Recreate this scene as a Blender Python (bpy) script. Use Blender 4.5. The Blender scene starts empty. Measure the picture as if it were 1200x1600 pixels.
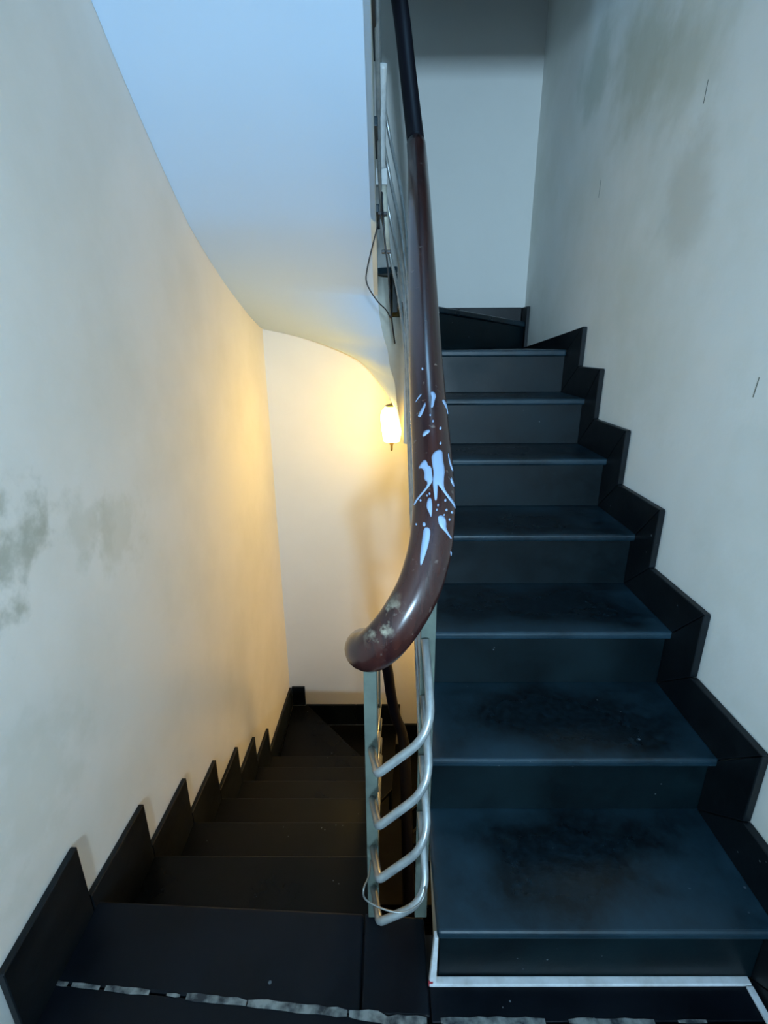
import bpy, bmesh, math, random
from mathutils import Vector, Matrix
import numpy as np

# ------------------------------------------------------------------ camera, world, light, exposure
S = bpy.context.scene
COL = S.collection
cam_data = bpy.data.cameras.new('camera')
cam = bpy.data.objects.new('camera', cam_data)
COL.objects.link(cam)
cam_data.sensor_fit = 'VERTICAL'
cam_data.sensor_height = 36.0
cam_data.lens = 784.2 / 1600 * 36.0
cam_data.clip_start = 0.02
R_ = Vector((0.999979, 0.004574, -0.004484)); U_ = Vector((0.002796, 0.318084, 0.948058)); W_ = Vector((-0.005763, 0.948051, -0.318065))
M = Matrix((R_, U_, -W_)).transposed().to_4x4()
M.translation = Vector((-0.1114, -0.7166, 1.3595))
cam.matrix_world = M
S.camera = cam

world = bpy.data.worlds.new('world')
S.world = world
world.use_nodes = True
world.node_tree.nodes['Background'].inputs[0].default_value = (0.35, 0.55, 0.9, 1)
world.node_tree.nodes['Background'].inputs[1].default_value = 0.3

# daylight entering through the narrow window at the end of the landing passage, behind the viewer
def area(name, loc, target, sx, sy, energy, color):
    l = bpy.data.lights.new(name, 'AREA'); l.shape = 'RECTANGLE'; l.size = sx; l.size_y = sy
    l.energy = energy; l.color = color
    o = bpy.data.objects.new(name, l); COL.objects.link(o)
    o.location = loc
    o.rotation_euler = (Vector(target) - Vector(loc)).to_track_quat('-Z', 'Y').to_euler()
    return o
area('window_daylight', (0.02, -3.04, 1.60), (0.0, 2.5, 1.7), 0.26, 0.10, 148, (0.48, 0.755, 1.0))

# skylight over the upper storey, shining down the open side of the stairwell
area('skylight_daylight', (0.22, 1.30, 4.34), (0.30, 1.40, 0.0), 0.5, 0.5, 13, (0.30, 0.63, 1.0))

# warm bulb of the lower flight, round the corner under the ascending steps
lw = bpy.data.lights.new('lower_flight_bulb', 'POINT'); lw.energy = 11; lw.color = (1.0, .60, .17); lw.shadow_soft_size = .06
lo = bpy.data.objects.new('lower_flight_bulb', lw); COL.objects.link(lo); lo.location = (.42, 2.20, -.45)

S.view_settings.view_transform = 'Standard'
S.view_settings.look = 'None'
S.view_settings.exposure = 0.0
S.view_settings.gamma = 1.0
S.view_settings.use_curve_mapping = False

# ------------------------------------------------------------------ constants of the stairwell (metres)
H = 0.19                       # rise of a step
XL, XR, YF = -0.872, 0.725, 2.555
XI = -0.15                     # inner edge of the left flights
NOSE_R = [None, 0.0, 0.268, 0.541, 0.826, 1.112, 1.392, 1.668]          # nosing y of ascending step i
NOSE_L = [0.172, 0.455, 0.732, 1.008, 1.282, 1.556, 1.832]              # nosing y of descending step n
CX, CY, CR = -0.075, 1.85, 0.075                                       # turn of the stair well

# ------------------------------------------------------------------ materials
def nodes(name):
    m = bpy.data.materials.new(name); m.use_nodes = True
    nt = m.node_tree
    return m, nt, nt.nodes['Principled BSDF']

def pos(nt):
    return nt.nodes.new('ShaderNodeNewGeometry').outputs['Position']

def noise(nt, scale, detail=4, rough=.55, stretch=None):
    n = nt.nodes.new('ShaderNodeTexNoise'); n.inputs['Scale'].default_value = scale
    n.inputs['Detail'].default_value = detail; n.inputs['Roughness'].default_value = rough
    if stretch:
        mp = nt.nodes.new('ShaderNodeMapping'); mp.inputs['Scale'].default_value = stretch
        nt.links.new(pos(nt), mp.inputs[0]); nt.links.new(mp.outputs[0], n.inputs['Vector'])
    else:
        nt.links.new(pos(nt), n.inputs['Vector'])
    return n.outputs['Fac']

def ramp(nt, fac, stops):
    r = nt.nodes.new('ShaderNodeValToRGB'); nt.links.new(fac, r.inputs[0])
    el = r.color_ramp.elements
    while len(el) < len(stops): el.new(.5)
    for e, (p, c) in zip(el, stops):
        e.position = p; e.color = (*c, 1) if len(c) == 3 else c
    return r.outputs['Color']

def mix(nt, fac, a, b, mode='MIX'):
    n = nt.nodes.new('ShaderNodeMix'); n.data_type = 'RGBA'; n.blend_type = mode
    for s, v in ((n.inputs[0], fac), (n.inputs[6], a), (n.inputs[7], b)):
        if hasattr(v, 'is_linked'): nt.links.new(v, s)
        elif isinstance(v, (int, float)): s.default_value = v
        else: s.default_value = (*v, 1)
    return n.outputs[2]

def bump(nt, bsdf, h, strength, dist=.01):
    b = nt.nodes.new('ShaderNodeBump'); b.inputs['Strength'].default_value = strength; b.inputs['Distance'].default_value = dist
    nt.links.new(h, b.inputs['Height']); nt.links.new(b.outputs[0], bsdf.inputs['Normal'])

def blob(nt, centre, radius, wobble=8, amount=.5):
    """0..1 soft irregular patch about a world point"""
    g = pos(nt)
    d = nt.nodes.new('ShaderNodeVectorMath'); d.operation = 'DISTANCE'
    nt.links.new(g, d.inputs[0]); d.inputs[1].default_value = centre
    n = noise(nt, wobble, 5)
    a = nt.nodes.new('ShaderNodeMath'); a.operation = 'MULTIPLY_ADD'
    nt.links.new(n, a.inputs[0]); a.inputs[1].default_value = radius * amount * 2; a.inputs[2].default_value = -radius * amount
    s = nt.nodes.new('ShaderNodeMath'); s.operation = 'ADD'
    nt.links.new(d.outputs['Value'], s.inputs[0]); nt.links.new(a.outputs[0], s.inputs[1])
    mr = nt.nodes.new('ShaderNodeMapRange'); mr.interpolation_type = 'SMOOTHSTEP'
    mr.inputs[1].default_value = radius; mr.inputs[2].default_value = radius * .2
    nt.links.new(s.outputs[0], mr.inputs[0])
    return mr.outputs[0]

def plaster(name, base, dirt, amount, stains=(), scale=2.2, rough=.75, bmp=.12, wob=(11, 1.5)):
    m, nt, b = nodes(name)
    n1 = noise(nt, scale, 6, .6)
    c = mix(nt, ramp(nt, n1, [(.42, (0, 0, 0)), (.72, (amount,) * 3)]), base, dirt)
    for centre, rad, col, amt in stains:
        f = nt.nodes.new('ShaderNodeMath'); f.operation = 'MULTIPLY'
        nt.links.new(blob(nt, centre, rad, *wob), f.inputs[0]); f.inputs[1].default_value = amt
        c = mix(nt, f.outputs[0], c, col)
    nt.links.new(c, b.inputs['Base Color'])
    b.inputs['Roughness'].default_value = rough
    b.inputs['Specular IOR Level'].default_value = .3
    bump(nt, b, noise(nt, 7, 5), bmp, .02)
    return m

MAT = {}
GREEN = (0.20, 0.21, 0.14)
MAT['wall_left'] = plaster('cream_plaster_stained', (.82, .79, .74), (.66, .64, .57), .5,
    [((XL, .17, .97), .17, (.24, .26, .18), .6), ((XL, .48, .93), .12, (.42, .42, .33), .28), ((XL, .62, .86), .16, (.52, .50, .38), .3),
     ((XL, .1, .45), .25, (.60, .59, .50), .3)])
MAT['wall_right'] = plaster('cream_plaster_mottled', (.85, .84, .79), (.70, .70, .61), .7,
    [((XR, 1.35, 2.25), .28, (.42, .42, .29), .5), ((XR, 1.0, 2.1), .25, (.46, .45, .33), .45), ((XR, 1.75, 2.35), .22, (.40, .44, .33), .5),
     ((XR, .9, 1.75), .2, (.47, .44, .34), .4)], wob=(4.5, .9))
MAT['wall_far'] = plaster('pale_plaster', (.74, .72, .68), (.66, .64, .60), .4)
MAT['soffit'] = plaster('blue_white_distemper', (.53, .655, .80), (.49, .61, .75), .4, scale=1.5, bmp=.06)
MAT['string'] = plaster('string_plaster', (.62, .60, .52), (.42, .40, .33), .5, scale=6)

def stone(name, base, dust, rough, spec=.5, edge=0.0):
    m, nt, b = nodes(name)
    n1 = noise(nt, 4.2, 7, .62)
    n2 = noise(nt, 60, 4, .65)
    fac = n1
    if edge:                       # dust settles towards the margins, feet keep the middle clean
        tc = nt.nodes.new('ShaderNodeTexCoord')
        v = nt.nodes.new('ShaderNodeVectorMath'); v.operation = 'SUBTRACT'; nt.links.new(tc.outputs['Generated'], v.inputs[0]); v.inputs[1].default_value = (.5, .5, .5)
        v2 = nt.nodes.new('ShaderNodeVectorMath'); v2.operation = 'ABSOLUTE'; nt.links.new(v.outputs[0], v2.inputs[0])
        sp = nt.nodes.new('ShaderNodeSeparateXYZ'); nt.links.new(v2.outputs[0], sp.inputs[0])
        mx = nt.nodes.new('ShaderNodeMath'); mx.operation = 'SMOOTH_MAX'; mx.inputs[2].default_value = .1
        nt.links.new(sp.outputs[0], mx.inputs[0]); nt.links.new(sp.outputs[1], mx.inputs[1])
        ma = nt.nodes.new('ShaderNodeMath'); ma.operation = 'MULTIPLY_ADD'; ma.inputs[1].default_value = edge; nt.links.new(mx.outputs[0], ma.inputs[0]); nt.links.new(n1, ma.inputs[2])
        sb = nt.nodes.new('ShaderNodeMath'); sb.operation = 'SUBTRACT'; sb.inputs[1].default_value = edge * .36; nt.links.new(ma.outputs[0], sb.inputs[0])
        fac = sb.outputs[0]
    c = mix(nt, ramp(nt, fac, [(.40, (0, 0, 0)), (.70, (1, 1, 1))]), base, dust)
    c = mix(nt, ramp(nt, n2, [(.40, (0, 0, 0)), (.8, (.5,) * 3)]), c, dust)
    for sc, r0, col, g in ((16, .045, (.10, .125, .14), .58), (42, .065, (.16, .19, .20), .63)):       # scattered pale chips
        v = nt.nodes.new('ShaderNodeTexVoronoi'); v.inputs['Scale'].default_value = sc
        nt.links.new(pos(nt), v.inputs['Vector'])
        s1 = ramp(nt, v.outputs['Distance'], [(r0, (1, 1, 1)), (r0 * 1.6, (0, 0, 0))])
        gate = ramp(nt, noise(nt, 5.1 + sc * .1, 2), [(g, (0, 0, 0)), (g + .03, (1, 1, 1))])
        c = mix(nt, mix(nt, 1.0, s1, gate, 'MULTIPLY'), c, col)
    nt.links.new(c, b.inputs['Base Color'])
    nt.links.new(ramp(nt, fac, [(.3, (rough - .10,) * 3), (.75, (rough + .14,) * 3)]), b.inputs['Roughness'])
    b.inputs['Specular IOR Level'].default_value = spec
    bump(nt, b, n2, .12, .003)
    return m
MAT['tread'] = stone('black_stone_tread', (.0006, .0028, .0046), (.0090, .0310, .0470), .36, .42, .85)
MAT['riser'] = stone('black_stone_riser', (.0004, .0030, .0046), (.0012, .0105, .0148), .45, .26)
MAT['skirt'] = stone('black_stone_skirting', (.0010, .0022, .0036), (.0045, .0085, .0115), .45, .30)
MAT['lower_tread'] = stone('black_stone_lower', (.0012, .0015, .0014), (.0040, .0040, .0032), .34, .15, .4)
MAT['landing'] = stone('black_stone_landing', (.0007, .0018, .0036), (.0025, .0050, .0090), .42, .18)

def simple(name, col, rough=.5, metal=0, var=None, scale=20):
    m, nt, b = nodes(name)
    if var:
        nt.links.new(mix(nt, ramp(nt, noise(nt, scale, 5), [(.4, (0, 0, 0)), (.7, (1, 1, 1))]), col, var), b.inputs['Base Color'])
    else:
        b.inputs['Base Color'].default_value = (*col, 1)
    b.inputs['Roughness'].default_value = rough; b.inputs['Metallic'].default_value = metal
    return m
MAT['post'] = simple('grey_green_enamel', (.125, .15, .125), .38, .0, (.09, .11, .095), 30)
MAT['bar'] = simple('silver_paint', (.40, .42, .42), .30, .5, (.28, .30, .30), 40)
MAT['white_edge'] = simple('white_cement_edging', (.74, .76, .78), .6, 0, (.55, .55, .54), 25)
MAT['paint'] = simple('pale_blue_paint', (.27, .37, .54), .4)
MAT['cable'] = simple('black_cable', (.015, .015, .018), .45)
MAT['pale_pipe'] = simple('pale_conduit', (.62, .63, .62), .4, 0, (.45, .46, .46), 30)
MAT['wire'] = simple('steel_wire', (.40, .40, .38), .35, .7)
MAT['dark'] = simple('dark_concrete', (.02, .02, .02), .9)  # near-black colour standing in for shade deep in the well
MAT['red'] = simple('red_mark', (.35, .02, .03), .5)

def worn_paint():
    m, nt, b = nodes('worn_white_line')
    nt.links.new(mix(nt, ramp(nt, noise(nt, 30, 5), [(.38, (0, 0, 0)), (.62, (1, 1, 1))]), (.012, .018, .024), (.22, .24, .23)), b.inputs['Base Color'])
    b.inputs['Roughness'].default_value = .7
    return m
MAT['worn'] = worn_paint()

def rail_mat():
    m, nt, b = nodes('varnished_brown_wood')
    g = noise(nt, 6, 5, .6, (12, 1.2, 1.2))
    c = mix(nt, ramp(nt, g, [(.3, (0, 0, 0)), (.75, (1, 1, 1))]), (.017, .005, .006), (.052, .015, .010))
    s = ramp(nt, noise(nt, 55, 4), [(.66, (0, 0, 0)), (.74, (.5,) * 3)])
    c = mix(nt, s, c, (.25, .20, .17))
    # worn patch on the turn where hands rub the varnish away
    f = nt.nodes.new('ShaderNodeMath'); f.operation = 'MULTIPLY'
    w = ramp(nt, noise(nt, 38, 5), [(.5, (0, 0, 0)), (.62, (1, 1, 1))])
    nt.links.new(blob(nt, (-.130, -.075, .985), .05, 30, .4), f.inputs[0]); nt.links.new(w, f.inputs[1])
    c = mix(nt, f.outputs[0], c, (.42, .37, .27))
    nt.links.new(c, b.inputs['Base Color'])
    b.inputs['Roughness'].default_value = .27
    b.inputs['Coat Weight'].default_value = .25; b.inputs['Coat Roughness'].default_value = .15; b.inputs['Specular IOR Level'].default_value = .4
    bump(nt, b, noise(nt, 40, 3), .05, .004)
    return m
MAT['rail'] = rail_mat()
MAT['rail_shaded'] = simple('rail_shade_black', (.005, .004, .008), .5)  # near-black stands in for shade on the upper and lower rail lengths
MAT['rail_shaded'].node_tree.nodes['Principled BSDF'].inputs['Specular IOR Level'].default_value = .15

def glow(name, col, strength):
    m, nt, b = nodes(name)
    b.inputs['Base Color'].default_value = (.9, .85, .75, 1)
    b.inputs['Emission Color'].default_value = (*col, 1); b.inputs['Emission Strength'].default_value = strength
    b.inputs['Roughness'].default_value = .3
    return m
MAT['cream_pipe'] = simple('cream_pipe_paint', (.55, .53, .44), .45, 0, (.42, .41, .35), 25)
MAT['shade'] = glow('lit_frosted_glass', (1.0, .61, .12), 62)
MAT['brass'] = simple('dull_brass', (.30, .22, .10), .4, .7)

# ------------------------------------------------------------------ helpers
def finish(name, bm, mat, parent=None, smooth=False, bevel=0, segs=2):
    bmesh.ops.remove_doubles(bm, verts=bm.verts, dist=1e-6)
    bmesh.ops.recalc_face_normals(bm, faces=bm.faces)
    me = bpy.data.meshes.new(name); bm.to_mesh(me); bm.free()
    me.materials.append(MAT[mat])
    if smooth:
        for p in me.polygons: p.use_smooth = True
    o = bpy.data.objects.new(name, me); COL.objects.link(o)
    if parent:
        o.parent = parent; o.location = -parent.location
    if bevel:
        md = o.modifiers.new('edge', 'BEVEL'); md.width = bevel; md.segments = segs; md.limit_method = 'ANGLE'; md.angle_limit = math.radians(40)
    return o

def thing(name, label, cat, loc=(0, 0, 0), group=None):
    o = bpy.data.objects.new(name, None); COL.objects.link(o); o.location = loc; o.empty_display_size = .1
    o['label'] = label; o['category'] = cat
    if group: o['group'] = group
    return o

def struct(o):
    o['kind'] = 'structure'; return o

def add_prism(bm, pts, vec):
    """pts: planar 3D polygon, extruded along vec"""
    vec = Vector(vec)
    a = [bm.verts.new(p) for p in pts]; b = [bm.verts.new(Vector(p) + vec) for p in pts]
    n = len(pts)
    bm.faces.new(a); bm.faces.new(b[::-1])
    for i in range(n): bm.faces.new((a[i], a[(i + 1) % n], b[(i + 1) % n], b[i]))

def prism(name, pts, vec, mat, parent=None, bevel=0, segs=2):
    bm = bmesh.new(); add_prism(bm, pts, vec)
    return finish(name, bm, mat, parent, False, bevel, segs)

def box(name, lo, hi, mat, parent=None, bevel=0):
    x0, y0, z0 = lo; x1, y1, z1 = hi
    return prism(name, [(x0, y0, z0), (x1, y0, z0), (x1, y1, z0), (x0, y1, z0)], (0, 0, z1 - z0), mat, parent, bevel)

def slab(name, poly, z0, z1, mat, parent, bevel=.006):
    return prism(name, [(x, y, z0) for x, y in poly], (0, 0, z1 - z0), mat, parent, bevel, 3)

def catmull(P, n=10):
    P = [Vector(p) for p in P]; out = []
    Q = [P[0] * 2 - P[1]] + P + [P[-1] * 2 - P[-2]]
    for i in range(1, len(Q) - 2):
        for k in range(n):
            t = k / n
            a, b, c, d = Q[i - 1], Q[i], Q[i + 1], Q[i + 2]
            out.append(.5 * ((2 * b) + (c - a) * t + (2 * a - 5 * b + 4 * c - d) * t * t + (3 * b - a - 3 * c + d) * t ** 3))
    out.append(P[-1]); return out

def frames(path):
    up = Vector((0, 0, 1)); out = []
    n = len(path)
    prev = None
    for i, p in enumerate(path):
        t = (path[min(i + 1, n - 1)] - path[max(i - 1, 0)]).normalized()
        if prev is None:
            s = t.cross(up)
            if s.length < 1e-3: s = Vector((1, 0, 0))
            s.normalize()
        else:
            s = (prev - t * prev.dot(t)).normalized()
        prev = s
        out.append((p, t, s, s.cross(t)))
    return out

def add_tube(bm, path, r, sides=12, rv=None, cap=True):
    path = [Vector(p) for p in path]
    rings = []
    for i, (p, t, s, u) in enumerate(frames(path)):
        rr = r if rv is None else rv(i, len(path))
        rings.append([bm.verts.new(p + s * rr * math.cos(a) + u * rr * math.sin(a)) for a in (2 * math.pi * k / sides for k in range(sides))])
    for a, b in zip(rings, rings[1:]):
        for k in range(sides):
            bm.faces.new((a[k], a[(k + 1) % sides], b[(k + 1) % sides], b[k]))
    if cap:
        bm.faces.new(rings[0]); bm.faces.new(rings[-1][::-1])

def tube(name, path, r, mat, parent=None, sides=12, rv=None):
    bm = bmesh.new(); add_tube(bm, path, r, sides, rv)
    return finish(name, bm, mat, parent, True)

def add_lathe(bm, c, prof, sides=20):
    rings = []
    for r, z in prof:
        rings.append([bm.verts.new((c[0] + r * math.cos(2 * math.pi * k / sides), c[1] + r * math.sin(2 * math.pi * k / sides), c[2] + z)) for k in range(sides)])
    for a, b in zip(rings, rings[1:]):
        for k in range(sides): bm.faces.new((a[k], a[(k + 1) % sides], b[(k + 1) % sides], b[k]))
    bm.faces.new(rings[0]); bm.faces.new(rings[-1])

# ------------------------------------------------------------------ the shell
ZB, ZT = -3.6, 4.3
YN = -2.86
wl = struct(box('wall_left', (XL - .12, YN, ZB), (XL, YF + .12, ZT), 'wall_left'))
wr = struct(box('wall_right', (XR, YN, ZB), (XR + .12, YF + .12, ZT), 'wall_right'))
wf = struct(box('wall_far', (XL, YF, ZB), (XR, YF + .12, ZT), 'wall_far'))
# wall behind the viewer with its small high window
bm = bmesh.new()
wx0, wx1, wz0, wz1 = -.18, .22, 1.51, 1.76
for lo, hi in (((XL, wz1), (XR, ZT)), ((XL, ZB), (XR, wz0)), ((XL, wz0), (wx0, wz1)), ((wx1, wz0), (XR, wz1))):
    add_prism(bm, [(lo[0], YN - .34, lo[1]), (hi[0], YN - .34, lo[1]), (hi[0], YN - .34, hi[1]), (lo[0], YN - .34, hi[1])], (0, .34, 0))
struct(finish('wall_near', bm, 'wall_far'))
bm = bmesh.new()
for a, b in (((wx0, wz0), (wx1, wz0 + .03)), ((wx0, wz1 - .03), (wx1, wz1)), ((wx0, wz0), (wx0 + .03, wz1)), ((wx1 - .03, wz0), (wx1, wz1))):
    add_prism(bm, [(a[0], YN - .32, a[1]), (b[0], YN - .32, a[1]), (b[0], YN - .32, b[1]), (a[0], YN - .32, b[1])], (0, .05, 0))
struct(finish('window_1', bm, 'white_edge'))
struct(box('trim_2', (XL, -.57, 2.13), (XR, -.45, 2.62), 'soffit'))      # lintel of the landing passage
# upper landing above the viewer
struct(box('ceiling', (XL, YN, 2.62), (XR, .16, 3.10), 'soffit'))
bm = bmesh.new()
for x0, x1, y0, y1_ in ((XL, XR, YN, 1.0), (XL, XR, 1.6, YF), (XL, -.10, 1.0, 1.6), (.54, XR, 1.0, 1.6)):
    add_prism(bm, [(x0, y0, ZT), (x1, y0, ZT), (x1, y1_, ZT), (x0, y1_, ZT)], (0, 0, .1))
struct(finish('ceiling', bm, 'string'))
# unseen ledge added to keep skylight off the far wall, dark to cut bounce
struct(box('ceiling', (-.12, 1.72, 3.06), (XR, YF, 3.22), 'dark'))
struct(box('floor_lower', (XL, YN, ZB - .1), (XR, YF, ZB), 'dark')).name = 'floor.001'

# ------------------------------------------------------------------ landing floor
fl = struct(box('floor', (XL, YN, -.20), (XR, .13, -.031), 'dark'))
def tile(poly, name='tile', mat='landing', bev=.002):
    return slab(name, poly, -.03, 0, mat, fl, bev)
y1 = lambda x: -.046 - (x + .12) * .079          # the joint where the worn white line runs
tile([(XL, y1(XL) + .002), (-.172, y1(-.172) + .002), (-.172, .160), (XL, .190)], bev=.006)
tile([(-.169, y1(-.169) + .002), (-.022, y1(-.12) + .002), (-.022, .150), (-.169, .160)], bev=.004)
tile([(-.019, -.054), (XR, -.050), (XR, .020), (-.019, .020)])
tile([(XL, -.62), (-.12, -.62), (-.12, y1(-.12) - .002), (XL, y1(XL) - .002)])
tile([(-.117, -.62), (XR, -.62), (XR, -.055), (-.117, -.058)])
tile([(XL, YN), (XR, YN), (XR, -.623), (XL, -.623)])
# worn white line along the joint: separate flakes of paint
random.seed(4)
bm = bmesh.new()
x = -.86
for x0, x1, wd in ((-.865, -.83, .010), (-.82, -.755, .010), (-.742, -.64, .011), (-.60, -.57, .006), (-.555, -.42, .014), (-.417, -.20, .016), (-.195, -.03, .017),
                   (.0, .22, .013), (.27, .45, .010), (.50, .56, .006)):
    n = max(3, int((x1 - x0) / .02)); top = []; bot = []
    for k in range(n + 1):
        xx = x0 + (x1 - x0) * k / n
        yc = y1(xx) if xx < -.12 else -.052
        e = .75 if k in (0, n) else 1
        top.append((xx, yc + wd * (.5 + random.uniform(-.12, .1)) * e, .0005)); bot.append((xx, yc - wd * (.5 + random.uniform(-.12, .1)) * e, .0005))
    add_prism(bm, bot + top[::-1], (0, 0, .0012))
finish('paint_line', bm, 'worn', fl)['kind'] = 'stuff'

# ------------------------------------------------------------------ ascending flight on the right
up = thing('stair_flight', 'black stone stair flight climbing on the right with pale worn nosings', 'stairs', (.35, .9, 0))
XS = .704
for i in range(1, 8):
    y0, z = NOSE_R[i], H * i
    ze = z
    # riser panel
    prism('riser', [(.002, y0 + .026, z - H + .001), (XS + .01, y0 + .026, z - H + .001), (XS + .01, y0 + .026, z - .0235), (.002, y0 + .026, z - .0235)], (0, .02, 0), 'riser', up, .001)
    if i < 7:
        yb = NOSE_R[i + 1] + .0465
        slab('tread', [(-.008, y0), (XS + .012, y0), (XS + .012, yb), (-.008, yb)], z - .024, z, 'tread', up, .008)
# winding steps at the top
slab('tread', [(-.004, NOSE_R[7]), (XS, NOSE_R[7]), (XS, 2.50), (.60, 2.50), (-.004, 1.76)], 7 * H - .028, 7 * H, 'tread', up, .008)
wr_in = (-.01, 1.745); wr_out = (XS, 2.455)
bm = bmesh.new()
d = Vector((wr_out[0] - wr_in[0], wr_out[1] - wr_in[1], 0)).normalized(); nrm = Vector((-d.y, d.x, 0)) * .03
add_prism(bm, [(wr_in[0], wr_in[1], 7 * H), (wr_out[0], wr_out[1], 7 * H), (wr_out[0], wr_out[1], 1.448), (wr_in[0], wr_in[1], 1.512)], nrm)
finish('riser', bm, 'riser', up, False, .002)
bm = bmesh.new()
add_prism(bm, [(wr_in[0], wr_in[1] - .02, 1.513), (wr_out[0], wr_out[1] - .02, 1.449), (XS, YF - .003, 1.449), (-.07, YF - .003, 1.513), (-.06, 1.80, 1.513)], (0, 0, .028))
finish('tread', bm, 'tread', up, False, .006)
slab('tread', [(-.155, 1.85), (-.06, 1.80), (-.075, YF - .003), (XL + .02, YF - .003), (XL + .02, 2.53)], 1.665, 1.693, 'tread', up)
bm = bmesh.new()
add_prism(bm, [(-.06, 1.82, 1.50), (-.075, YF - .003, 1.50), (-.075, YF - .003, 1.665), (-.06, 1.82, 1.665)], (-.02, 0, 0))
finish('riser', bm, 'riser', up)
# plastered body of the flight: saw-tooth side, waist, underside
prof = []
for i in range(1, 8):
    prof += [(NOSE_R[i] + .048, H * (i - 1) - (.0 if i > 1 else .03)), (NOSE_R[i] + .048, H * i - .029)]
prof += [(1.80, 7 * H - .029), (1.80, .93), (NOSE_R[7], .93), (.40, .08), (.075, -.19)]
prism('stair_body', [(.006, y, z) for y, z in prof], (XS - .026, 0, 0), 'string', up)
# slab under the winding steps on the right of the well
bm = bmesh.new()
arc = [(CX + CR * math.cos(a), CY + CR * math.sin(a)) for a in np.linspace(0, math.radians(44), 6)]
poly = [(.0, 1.80), (XS, 1.80), (XS, YF - .002), (-.012, YF - .002)] + [(a[0], a[1]) for a in arc[::-1]]
add_prism(bm, [(x, y, .86) for x, y in poly], (0, 0, 7 * H - .03 - .86))
finish('winder_slab', bm, 'soffit', up)

# stepped skirting on the right wall
bs = struct(box('baseboard_right', (XS + .014, -.55, -.02), (XR - .001, -.53, .1), 'skirt'))
def skirt(pts, mat='skirt', par=bs, x0=XS, dx=.0195):
    c = sum((Vector(p) for p in pts), Vector((0, 0))) / len(pts)
    q = [Vector(p) + (c - Vector(p)).normalized() * .0011 for p in pts]
    return prism('skirting_tile', [(x0, y, z) for y, z in q], (dx, 0, 0), mat, par, .002, 1)
OX, OZ = .115, .125
for i in range(1, 8):
    y, z = NOSE_R[i], H * i
    rb = (y + .026, z - H)
    oy = y - OX if i < 7 else 1.505
    zt = z + OZ if i < 7 else 1.423
    skirt([(oy, z - H + OZ), (oy, zt), (y, z), (y + .026, z - .03), rb])
    if i < 7:
        y2 = (NOSE_R[i + 1] - OX) if i < 6 else 1.505
        skirt([(y, z), (oy, zt), (y2, z + OZ), (NOSE_R[i + 1] + .026, z)])
    else:
        skirt([(y, z), (oy, zt), (2.43, 1.326), (2.43, 7 * H)])
skirt([(2.425, 7 * H - .02), (2.425, 1.562), (YF - .002, 1.562), (YF - .002, 7 * H - .02)])
skirt([(-.53, 0), (-.53, OZ), (-.115, OZ), (.026, 0)])
# skirting on the far wall over the top winding step
bf = struct(box('baseboard_far', (-.06, YF - .010, 1.50), (XS, YF - .001, 1.545), 'skirt'))
for xa, xb in ((-.055, .325), (.327, XS - .001)):
    prism('skirting_tile', [(xa, YF - .018, 1.44), (xb, YF - .018, 1.44), (xb, YF - .018, 1.562), (xa, YF - .018, 1.562)], (0, .017, 0), 'skirt', bf, .002, 1)

# white edging at the foot of the flight
tr = struct(prism('trim_1', [(-.020, .006, .0005), (XS - .008, .009, .0005), (XS - .008, .0255, .0005), (-.020, .0235, .0005)], (0, 0, .008), 'white_edge', None, .002))
prism('edging_strip', [(-.020, .010, 0), (-.004, .010, 0), (-.004, .010, .155), (-.012, .010, .155)], (0, .016, 0), 'white_edge', tr, .002)
prism('edging_strip', [(XS - .022, .008, .0005), (XS - .007, .008, .0005), (XS - .007, -.30, .0005), (XS - .022, -.30, .0005)], (0, 0, .007), 'white_edge', tr, .002)
box('end_mark', (-.022, .0085, .001), (-.012, .0115, .014), 'red', tr)

# ------------------------------------------------------------------ descending flight on the left
dn = thing('stair_flight', 'dark descending stair flight on the left dropping to a lamp-lit turn', 'stairs', (-.5, 1.0, -.8))
XA = XL + .018
for n in range(1, 7):
    ya, yb, z = NOSE_L[n - 1] - .02, NOSE_L[n], -H * n
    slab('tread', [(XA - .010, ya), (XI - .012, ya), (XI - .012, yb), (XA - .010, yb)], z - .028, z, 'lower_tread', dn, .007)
for n in range(0, 7):
    yb, z = NOSE_L[n], -H * n
    prism('riser', [(XA, yb - .022, z - H + .001), (XI - .012, yb - .022, z - H + .001), (XI - .012, yb - .022, z - .028), (XA, yb - .022, z - .028)], (0, -.018, 0), 'riser', dn, .001)
wind = [
    (-7, [(XA, 1.81), (XI, 1.81), (-.155, 1.86), (-.735, YF - .02), (XA, YF - .02)]),
    (-8, [(-.155, 1.835), (-.08, 1.925), (-.035, YF - .02), (-.80, YF - .02)]),
    (-9, [(-.09, 1.925), (0, 1.86), (.62, YF - .02), (-.06, YF - .02)]),
    (-10, [(0, 1.83), (XS, 1.83), (XS, YF - .02), (.60, YF - .02)])]
for k, poly in wind:
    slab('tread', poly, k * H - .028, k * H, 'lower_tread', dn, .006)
def winder_riser(a, b, k):
    a = Vector((*a, 0)); b = Vector((*b, 0)); n = (b - a).normalized(); n = Vector((n.y, -n.x, 0)) * .018
    prism('riser', [(a.x, a.y, k * H - H), (b.x, b.y, k * H - H), (b.x, b.y, k * H - .028), (a.x, a.y, k * H - .028)], n, 'riser', dn)
winder_riser((-.735, YF - .03), (-.165, 1.86), -7)
winder_riser((-.045, YF - .03), (-.085, 1.93), -8)
winder_riser((.61, YF - .03), (.005, 1.865), -9)
for q in range(1, 8):                                 # the flight goes on down beneath the ascending one
    z = -(10 + q) * H; yb = 1.85 - .275 * (q - 1)
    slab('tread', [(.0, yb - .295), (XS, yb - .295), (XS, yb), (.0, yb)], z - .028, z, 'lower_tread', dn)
prof = [(.10, -.21)]
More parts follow.
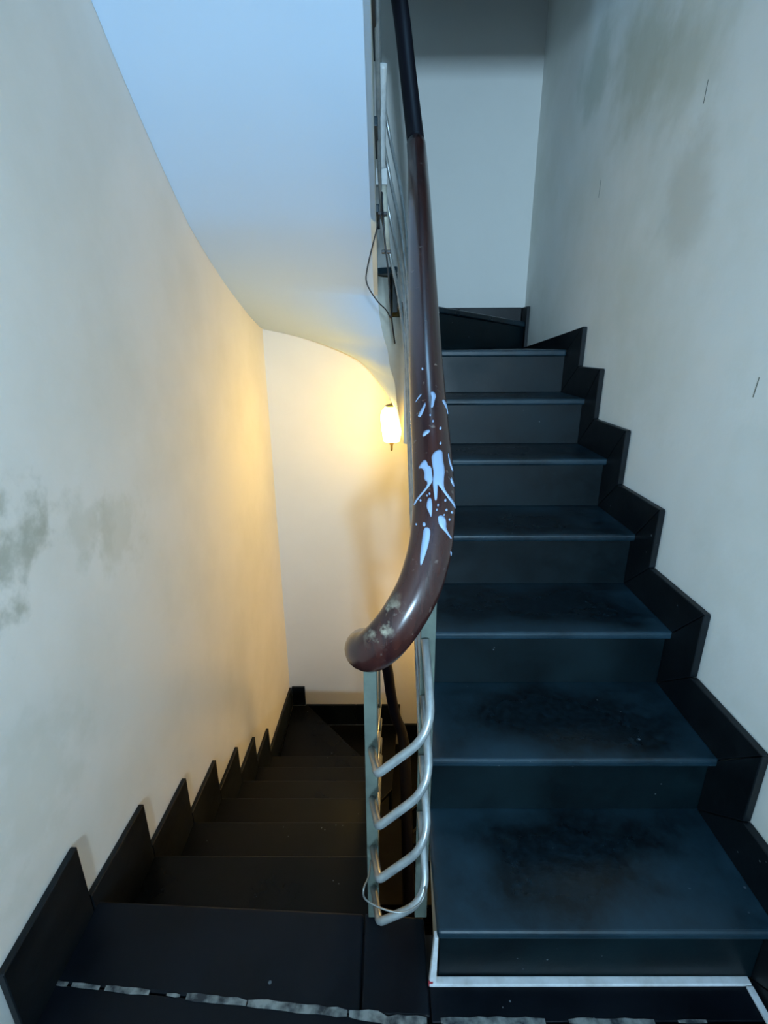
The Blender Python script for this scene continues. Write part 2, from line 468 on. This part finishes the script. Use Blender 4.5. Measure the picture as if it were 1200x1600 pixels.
for n in range(0, 7):
    prof += [(NOSE_L[n] - .042, -H * n - .031), (NOSE_L[n] - .042, -H * (n + 1) - .031)] if n else [(NOSE_L[0] - .042, -.21), (NOSE_L[0] - .042, -H - .031)]
prof += [(1.90, -7 * H - .031), (1.90, -7 * H - .2), (1.75, -7 * H - .2), (.10, -.42)]
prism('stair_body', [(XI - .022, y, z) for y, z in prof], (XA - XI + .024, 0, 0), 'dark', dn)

bl = struct(box('baseboard_left', (XL + .001, -.06, .02), (XL + .006, .15, .2), 'skirt'))
def lskirt(a, b, za, zb, zc=None, zd=None):
    """tile from y=a to y=b, bottom za.., top zb"""
    prism('skirting_tile', [(XL + .001, a, za), (XL + .001, b - .001, zd if zd is not None else za), (XL + .001, b - .001, zc if zc is not None else zb), (XL + .001, a, zb)], (.016, 0, 0), 'skirt', bl, .002, 1)
lskirt(-.085, .165, 0, .205, .222, -.03)
for n in range(1, 7):
    za = -H * n
    lskirt(NOSE_L[n - 1] - .004, NOSE_L[n] - .006, za, za + .238, za + .222, za - .03)
lskirt(NOSE_L[6] - .004, YF - .018, -7 * H, -1.100, -1.165)
for xa, xb, zb, zt in ((XA, -.754, -7 * H, -1.165), (-.753, -.36, -8 * H, -1.333), (-.359, -.013, -8 * H, -1.333), (-.012, .60, -9 * H, -1.52)):
    prism('skirting_tile', [(xa, YF - .018, zb), (xb, YF - .018, zb), (xb, YF - .018, zt), (xa, YF - .018, zt)], (0, .017, 0), 'skirt', bf, .002, 1)

# ------------------------------------------------------------------ flight overhead with its smooth soffit
ov = thing('stair_flight', 'overhead stair flight whose smooth pale blue soffit curves down to the turn', 'stairs', (-.5, 1.0, 2.2))
sy = [.0, .37, .929, 1.027, 1.156, 1.293, 1.465, 1.65, 1.85]
sz = [2.93, 2.65, 2.204, 2.115, 2.012, 1.912, 1.795, 1.712, 1.635]
pa = [0, 20, 41.9, 53.3, 66, 73.3, 80, 85.8, 90, 92.4, 95.1]
pz = [1.635, 1.545, 1.444, 1.387, 1.325, 1.292, 1.25, 1.195, 1.11, 1.037, .86]
KI = 1.42                      # the sweep beside the well runs ahead of the sweep on the far wall
def zphi(ph, rel):
    z = float(np.interp(ph, pa, pz))
    zi = float(np.interp(ph * KI, [0, 48, 66, 75, 94, 105, 127, 135], [1.575, 1.39, 1.33, 1.25, 1.17, 1.04, .90, .86]))
    return zi + (z - zi) * rel
bm = bmesh.new()
low = []                       # inner lower edge
NX = 10
rows = []
for k in range(31):
    y = .162 + 1.688 * k / 30
    z = float(np.interp(y, sy, sz)); dz = -.06 * max(0, (y - 1.4) / .45) ** 1.5
    rows.append([bm.verts.new((XL + .001 + (XI - XL - .001) * j / NX, y, z + dz * j / NX)) for j in range(NX + 1)])
    low.append((XI, y, z + dz))
for a, b in zip(rows, rows[1:]):
    for j in range(NX): bm.faces.new((a[j], a[j + 1], b[j + 1], b[j]))
prev = None
for ph in list(np.linspace(0, 90, 46)) + [91, 92, 92.8, 93.5, 94.2, 95.1]:
    ring = []
    a = math.radians(180 - ph); dx, dy = math.cos(a), math.sin(a)
    rmax = min((XL + .001 - CX) / dx if dx < -1e-6 else 9, (YF - .001 - CY) / dy if dy > 1e-6 else 9)
    po = Vector((CX + rmax * dx, CY + rmax * dy, 0))
    a = math.radians(180 - ph * KI); pi_ = Vector((CX + CR * math.cos(a), CY + CR * math.sin(a), 0))
    for j in range(NX + 1):
        rel = 1 - j / NX
        q = pi_ + (po - pi_) * rel
        ring.append(bm.verts.new((q.x, q.y, zphi(ph, rel))))
    if ph > 0: low.append(tuple(ring[-1].co))
    if prev:
        for j in range(NX): bm.faces.new((prev[j], prev[j + 1], ring[j + 1], ring[j]))
    prev = ring
so = finish('soffit', bm, 'soffit', ov, True)
# inner string: a band from the soffit edge up to the steps
def topz(y):                    # saw-tooth of the overhead steps
    k = math.floor((1.83 - y) / .275 + 1e-6)
    return 1.88 + .19 * k
bm = bmesh.new()
TH = .02
pl = []
ytop = [(y, topz(y)) for y in np.linspace(.0, 1.829, 2)]
loop = [(XI, p[1], p[2]) for p in low if p[1] <= 1.851 and abs(p[0] - XI) < 1e-6]
steps = []
for k in range(0, 7):
    ya = 1.83 - .275 * k; yb = max(ya - .275, 0.165)
    steps += [(ya, 1.85 + .19 * k), (yb, 1.85 + .19 * k)]
poly = [(XI, y, z) for _, y, z in loop] + [(XI, 1.85, 1.66)] + [(XI, y, z) for y, z in steps]
add_prism(bm, poly, (-TH, 0, 0))
finish('string', bm, 'string', ov)
bm = bmesh.new()
a = None
curved = [p for p in low if p[1] > 1.8499]
for p in curved:
    ph = math.degrees(math.atan2(p[1] - CY, CX - p[0]))
    zt = 1.66 if ph < 75 else 1.482
    d = Vector((CX - p[0], CY - p[1], 0)).normalized() * -.015
    cur = [bm.verts.new(p), bm.verts.new((p[0], p[1], zt)), bm.verts.new((p[0] + d.x, p[1] + d.y, zt)), bm.verts.new((p[0] + d.x, p[1] + d.y, p[2]))]
    if a:
        for q in range(4): bm.faces.new((a[q], a[(q + 1) % 4], cur[(q + 1) % 4], cur[q]))
    else: bm.faces.new(cur)
    a = cur
bm.faces.new(a[::-1])
finish('string', bm, 'string', ov, True)
for k in range(0, 7):
    ya = 1.83 - .275 * k; yb = max(ya - .275, 0.165); z = 1.88 + .19 * k
    slab('tread', [(XA, yb - .02), (XI + .012, yb - .02), (XI + .012, ya + .02), (XA, ya + .02)], z - .03, z, 'tread', ov, .004)
    box('riser', (XA, ya - .02, z - H), (XI - .021, ya, z - .03), 'riser', ov)

# ------------------------------------------------------------------ railing
rl = thing('stair_railing', 'stair railing with thick brown paint-splashed handrail and silver bars rounding the stair well', 'railing', (-.09, .155, 0))
XH = -.036
RAIL = [(-.150, 1.75, -.31), (-.150, 1.20, .07), (-.150, .70, .405), (-.150, .35, .642), (-.150, .12, .800), (-.150, .03, .862), (-.146, -.02, .892), (-.132, -.048, .912),
        (-.110, -.058, .940), (-.085, -.052, .975), (-.062, -.035, 1.015), (-.045, -.005, 1.065), (-.037, .04, 1.120), (XH, .10, 1.172), (-.034, .30, 1.310), (-.025, .60, 1.505), (-.013, 1.0, 1.775), (-.004, 1.33, 1.985),
        (-.012, 1.48, 2.14), (-.030, 1.60, 2.34), (-.050, 1.68, 2.53), (-.085, 1.70, 2.72), (-.125, 1.60, 2.86), (-.145, 1.35, 3.02), (-.145, .8, 3.39), (-.145, .2, 3.80)]
RP = catmull(RAIL, 8)
RR = .0335
KU = next(i for i, p in enumerate(RP) if p.y > 1.40 and p.z > 1.9)
hr = tube('handrail', RP[:KU], RR, 'rail', rl, 24, lambda i, n: RR)
hu = tube('handrail', RP[KU - 1:], .0315, 'rail_shaded', rl, 20); hu['label'] = 'upper length of handrail with shade painted near black'
hl = tube('handrail', catmull([RAIL[0], (-.146, 1.84, -.38), (-.128, 1.91, -.46), (-.108, 1.93, -.58), (-.090, 1.93, -.74), (-.060, 1.91, -.90), (-.010, 1.82, -1.02), (.0, 1.5, -1.25), (.0, .6, -1.86)], 6), RR, 'rail_shaded', rl, 16); hl['label'] = 'lower length of handrail with shade painted in'
# spilled paint on the handrail: outlines as (length along the rail, angle about it)
SPL = [[(2.5054, -0.585), (2.5178, -0.864), (2.519, -1.147), (2.5001, -1.128), (2.4807, -1.194), (2.4622, -1.084), (2.4511, -1.105), (2.4427, -1.3), (2.437, -1.651), (2.4326, -2.093), (2.4282, -1.99), (2.433, -1.464), (2.4429, -1.105), (2.4547, -0.842), (2.4575, -0.787), (2.443, -0.786), (2.4293, -0.767), (2.4292, -0.67), (2.4429, -0.622), (2.461, -0.57), (2.4736, -0.646), (2.4889, -0.599)], [(2.4884, 0.151), (2.4962, -0.052), (2.5004, -0.257), (2.4952, -0.366), (2.4878, -0.385), (2.4842, -0.553), (2.4705, -0.567), (2.461, -0.57), (2.4539, -0.426), (2.4427, -0.133), (2.4339, 0.216), (2.4282, 0.496), (2.4329, 0.538), (2.4392, 0.144), (2.4488, -0.193), (2.4598, -0.372), (2.4657, -0.167), (2.4763, -0.218), (2.4864, -0.104)], [(2.6554, -0.746), (2.6596, -0.915), (2.648, -1.062), (2.6343, -0.94), (2.6166, -0.846), (2.6148, -0.718), (2.6332, -0.776), (2.6427, -0.81)], [(2.6454, -1.408), (2.6528, -1.766), (2.6439, -2.077), (2.6272, -2.094), (2.6333, -2.028), (2.6369, -1.568)], [(2.6034, 0.028), (2.6181, -0.281), (2.6314, -0.46), (2.622, -0.467), (2.6033, -0.263), (2.5974, -0.113)], [(2.6406, 0.155), (2.6544, -0.186), (2.6536, -0.324), (2.645, -0.027)], [(2.5533, -0.193), (2.5622, -0.334), (2.5628, -0.609), (2.5559, -0.569), (2.5522, -0.382), (2.5494, -0.256)], [(2.4046, -0.833), (2.4081, -0.964), (2.407, -1.179), (2.3991, -1.281), (2.3915, -1.284), (2.3851, -1.506), (2.3811, -1.804), (2.3796, -1.638), (2.3876, -1.173), (2.3927, -0.947)], [(2.3878, -0.273), (2.3881, -0.494), (2.3828, -0.592), (2.365, -0.594), (2.3481, -0.549), (2.3331, -0.512), (2.3331, -0.441), (2.3499, -0.311), (2.3693, -0.27)], [(2.4223, -0.309), (2.4335, -0.379), (2.433, -0.52), (2.4199, -0.572), (2.4019, -0.57), (2.4089, -0.472), (2.4168, -0.345)], [(2.5238, -1.502), (2.5081, -1.603), (2.4917, -1.951), (2.4894, -1.752), (2.4991, -1.532)], [(2.4674, -1.48), (2.4755, -1.623), (2.4625, -1.914), (2.4618, -1.743)], [(2.364, -1.772), (2.364, -2.081), (2.3593, -2.091), (2.3602, -2.066)], [(2.5969, -0.703), (2.5941, -0.669), (2.5953, -0.623), (2.5989, -0.628), (2.6, -0.678)], [(2.5824, -0.827), (2.5791, -0.786), (2.5802, -0.735), (2.5843, -0.741), (2.5855, -0.797)], [(2.5697, -1.222), (2.5648, -1.163), (2.5651, -1.085), (2.5703, -1.096), (2.5731, -1.181)], [(2.5343, -1.139), (2.5305, -1.088), (2.5308, -1.024), (2.535, -1.031), (2.5372, -1.102)], [(2.723, -0.456), (2.7195, -0.414), (2.7219, -0.355), (2.7269, -0.359), (2.7276, -0.422)], [(2.3927, -0.343), (2.3891, -0.301), (2.3905, -0.204), (2.3952, -0.188), (2.3964, -0.278)], [(2.4313, -0.038), (2.4292, -0.006), (2.4308, 0.065), (2.4338, 0.07), (2.4339, 0.001)], [(2.4227, -0.874), (2.4203, -0.846), (2.4209, -0.795), (2.4237, -0.792), (2.4248, -0.841)], [(2.4182, -1.319), (2.4159, -1.277), (2.4163, -1.205), (2.4188, -1.2), (2.4205, -1.27)], [(2.4192, -1.734), (2.4162, -1.659), (2.4158, -1.541), (2.4184, -1.536), (2.4209, -1.646)], [(2.4066, -1.538), (2.4037, -1.495), (2.4038, -1.414), (2.4068, -1.407), (2.4077, -1.484)], [(2.394, 0.123), (2.3923, 0.153), (2.3934, 0.219), (2.3958, 0.23), (2.3962, 0.171)], [(2.4399, -0.476), (2.4377, -0.446), (2.4387, -0.395), (2.4417, -0.393), (2.4424, -0.443)], [(2.4324, -1.232), (2.4295, -1.194), (2.4299, -1.129), (2.4331, -1.127), (2.4347, -1.191)], [(2.4154, -0.823), (2.4133, -0.799), (2.4139, -0.756), (2.4163, -0.752), (2.4172, -0.793)], [(2.4372, -0.359), (2.4357, -0.333), (2.4362, -0.289), (2.4388, -0.287), (2.4394, -0.33)], [(2.41, -1.178), (2.4082, -1.155), (2.4084, -1.111), (2.4104, -1.108), (2.4114, -1.148)]]#ENDSPL
RF = frames(RP); RL = [0.0]
for a, b in zip(RP, RP[1:]): RL.append(RL[-1] + (b - a).length)
def on_rail(l, th, r):
    i = max(0, min(len(RP) - 2, int(np.searchsorted(RL, l)) - 1))
    f = (l - RL[i]) / (RL[i + 1] - RL[i])
    s_ = RF[i][2].lerp(RF[i + 1][2], f).normalized(); u_ = RF[i][3].lerp(RF[i + 1][3], f).normalized()
    return RF[i][0].lerp(RF[i + 1][0], f) + (s_ * math.cos(th) + u_ * math.sin(th)) * r
def splat(pts):
    c = Vector((pts[0][0], pts[0][1] * RR)); q = []
    P = [Vector((l, th * RR)) for l, th in pts]
    for a, b in zip(P, P[1:] + P[:1]): q += [a * .75 + b * .25, a * .25 + b * .75]       # rounded outline
    bm = bmesh.new()
    f = bm.faces.new([bm.verts.new((p.x, p.y, 0)) for p in q])
    bmesh.ops.triangulate(bm, faces=[f])
    for k in range(3):
        e = [e for e in bm.edges if e.calc_length() > .006]
        if e:
            bmesh.ops.subdivide_edges(bm, edges=e, cuts=1)
            bmesh.ops.triangulate(bm, faces=bm.faces[:])
    ret = bmesh.ops.extrude_face_region(bm, geom=bm.faces[:])
    top = set(v for v in ret['geom'] if isinstance(v, bmesh.types.BMVert))
    for v in bm.verts:
        v.co = on_rail(v.co.x, v.co.y / RR, RR + (.0007 if v in top else -.0004))
    return bm
for pts in SPL:
    o = finish('paint_splash', splat(pts), 'paint', None, True)
    o.parent = hr


def post(x, y, z0, z1, w=.027, t=.010):
    o = box('post', (x - w / 2, y - t / 2, z0), (x + w / 2, y + t / 2, z1), 'post', rl, .0015)
    return o
p1 = post(-.147, .155, .0, .770)
p2 = post(-.030, .155, .0, 1.205, .030)
for y in (.62, 1.12):
    post(-.020, y, H * (1 + y / .278) - .22, 1.103 + .672 * y, .010, .024)
for y in (.75, 1.35):
    post(-.150, y, -.19 - .67 * (y - .17) - .12, .872 - .668 * y, .010, .024)
# round bars wrapped about the end of the well, from the right-hand post to the left-hand one
BR = .0085
def fillet(P, rad, n=7):
    P = [Vector(p) for p in P]; out = [P[0]]
    for i in range(1, len(P) - 1):
        a = (P[i - 1] - P[i]).normalized() * rad[i - 1]; b = (P[i + 1] - P[i]).normalized() * rad[i - 1]
        p0, p1, p2 = P[i] + a, P[i], P[i] + b
        for k in range(n + 1):
            t = k / n; out.append(p0 * (1 - t) ** 2 + p1 * 2 * t * (1 - t) + p2 * t * t)
    return out + [P[-1]]
for zr, zb, zl, ze in ((.802, .680, .588, .528), (.668, .552, .455, .388), (.512, .402, .308, .238), (.352, .240, .180, .105)):
    tube('bar', fillet([(-.036, .148, zr), (-.029, .028, zb), (-.130, .026, zl), (-.146, .148, ze)], (.055, .012)), BR, 'bar', rl, 10)
# bars running up along the right-hand flight and round to the flight overhead
for k, hz in enumerate((.52, .38, .235, .09)):
    z = lambda y: .17 + hz + .684 * y
    pts = [(-.030, .16, z(.16)), (-.030, .6, z(.6)), (-.030, 1.1, z(1.1)), (-.030, 1.38, z(1.38)), (-.034, 1.52, z(1.60)), (-.055, 1.65, z(1.88)), (-.095, 1.70, z(2.14)), (-.128, 1.62, z(2.36)), (-.136, 1.40, z(2.60)), (-.136, .9, z(3.1)), (-.136, .2, z(3.8))]
    tube('bar', catmull(pts, 6), .0075, 'bar', rl, 8)
for k, hz in enumerate((.52, .38, .235, .10)):
    z = lambda y: hz - .10 - .672 * (y - .17)
    tube('bar', [(-.150, .16, z(.16)), (-.150, 1.0, z(1.0)), (-.150, 1.75, z(1.75))], .0075, 'bar', rl, 8)

# thin wire looped round the foot of the railing
wl_ = tube('wire_loop', catmull([(-.150, .12, .235), (-.152, .05, .285), (-.161, .013, .300), (-.157, .012, .270), (-.120, .011, .243), (-.080, .011, .234), (-.047, .012, .257), (-.036, .022, .270), (-.030, .06, .255)], 6), .0019, 'wire', None, 6)
wl_['label'] = 'thin wire loop tied round the foot of the silver railing'; wl_['category'] = 'wire'

# cables and pipe running down the side of the overhead flight
cd = tube('conduit', catmull([(-.121, 1.40, 2.27), (-.124, 1.44, 2.20), (-.127, 1.50, 2.09), (-.129, 1.55, 2.00)], 5), .0155, 'pale_pipe', None, 12)
cd['label'] = 'pale pipe running down the side edge of the overhead stair flight'; cd['category'] = 'pipe'
br = box('pipe_clamp', (-.155, 1.535, 1.945), (-.106, 1.575, 2.000), 'pale_pipe', None, .003)
br['label'] = 'small white clamp box at the lower end of the pale pipe'; br['category'] = 'clamp'
p2_ = tube('conduit', [(-.122, 1.555, 1.95), (-.106, 1.60, 1.72)], .0125, 'cream_pipe', None, 10)
p2_['label'] = 'cream pipe continuing down below the white clamp box beside the cables'; p2_['category'] = 'pipe'
for q, (x, y, z) in enumerate(((-.122, 1.545, 1.845), (-.108, 1.575, 1.715))):
    k = box('cable_clip', (x - .022, y - .020, z - .006), (x + .016, y + .004, z + .006), 'cable', None, .002)
    k['label'] = ('upper', 'lower')[q] + ' black clip holding the cables to the pipe under the overhead flight'; k['category'] = 'clip'; k['group'] = 'cable clips'
cb = tube('cable', catmull([(-.129, 1.60, 2.005), (-.127, 1.55, 1.92), (-.124, 1.50, 1.845), (-.116, 1.50, 1.74), (-.104, 1.52, 1.64), (-.096, 1.55, 1.53), (-.086, 1.60, 1.44), (-.074, 1.64, 1.36)], 6), .0034, 'cable', None, 6)
cb['label'] = 'black cable running straight down from the white clamp beside the railing'; cb['category'] = 'cable'
hg = tube('hanging_cable', catmull([(-.127, 1.495, 1.842), (-.142, 1.49, 1.80), (-.160, 1.48, 1.74), (-.186, 1.46, 1.64), (-.188, 1.45, 1.585), (-.150, 1.47, 1.525), (-.112, 1.50, 1.49), (-.095, 1.52, 1.46)], 8), .0026, 'cable', None, 6)
hg['label'] = 'thin black cable hanging in a loose bow out over the soffit'; hg['category'] = 'cable'

# ------------------------------------------------------------------ wall lamp
LX, LY, LZ = -.084, 2.05, .846
lp = thing('wall_lamp', 'lit warm glass wall lamp below the curving soffit at the turn', 'lamp', (LX, LY, LZ))
bm = bmesh.new()
add_lathe(bm, (LX, LY, LZ), [(.043, .0), (.049, .03), (.057, .09), (.061, .135), (.055, .165), (.041, .178), (.038, .186)], 20)
finish('glass_shade', bm, 'shade', lp, True)
bm = bmesh.new(); add_lathe(bm, (LX, LY, LZ + .187), [(.030, .0), (.036, .004), (.034, .010), (.014, .016), (.004, .020)], 20)
finish('cap', bm, 'brass', lp, True)
bm = bmesh.new(); add_lathe(bm, (LX, LY, LZ), [(.020, -.001), (.014, -.012), (.007, -.022), (.006, -.05), (.002, -.056)], 14)
finish('finial', bm, 'brass', lp, True)
FX = -.022 + (LY - 1.902) / (YF - 1.902) * .010      # the face the lamp is screwed to
bm = bmesh.new(); add_lathe(bm, (0, 0, 0), [(.034, 0), (.034, .006), (.022, .010), (.004, .012)], 18)
bmesh.ops.transform(bm, matrix=Matrix.Translation((FX, LY, .925)) @ Matrix.Rotation(-math.pi / 2, 4, 'Y'), verts=bm.verts)
finish('back_plate', bm, 'pale_pipe', lp, True)
tube('arm', catmull([(FX - .008, LY, .945), (FX - .014, LY, .99), (FX - .022, LY, 1.04), (FX - .045, LY, 1.058), (LX, LY, LZ + .205)], 6), .005, 'brass', lp, 8)

# fine scratches in the plaster of the right wall
for y, z, dy, dz in ((.455, 1.262, .006, .045), (.88, 1.98, .004, .05), (1.55, 1.93, .003, .06)):
    prism('scratch', [(XR - .0004, y, z - dz / 2), (XR - .0004, y + .003, z - dz / 2), (XR - .0004, y - dy + .003, z + dz / 2), (XR - .0004, y - dy, z + dz / 2)], (.002, 0, 0), 'post', wr)
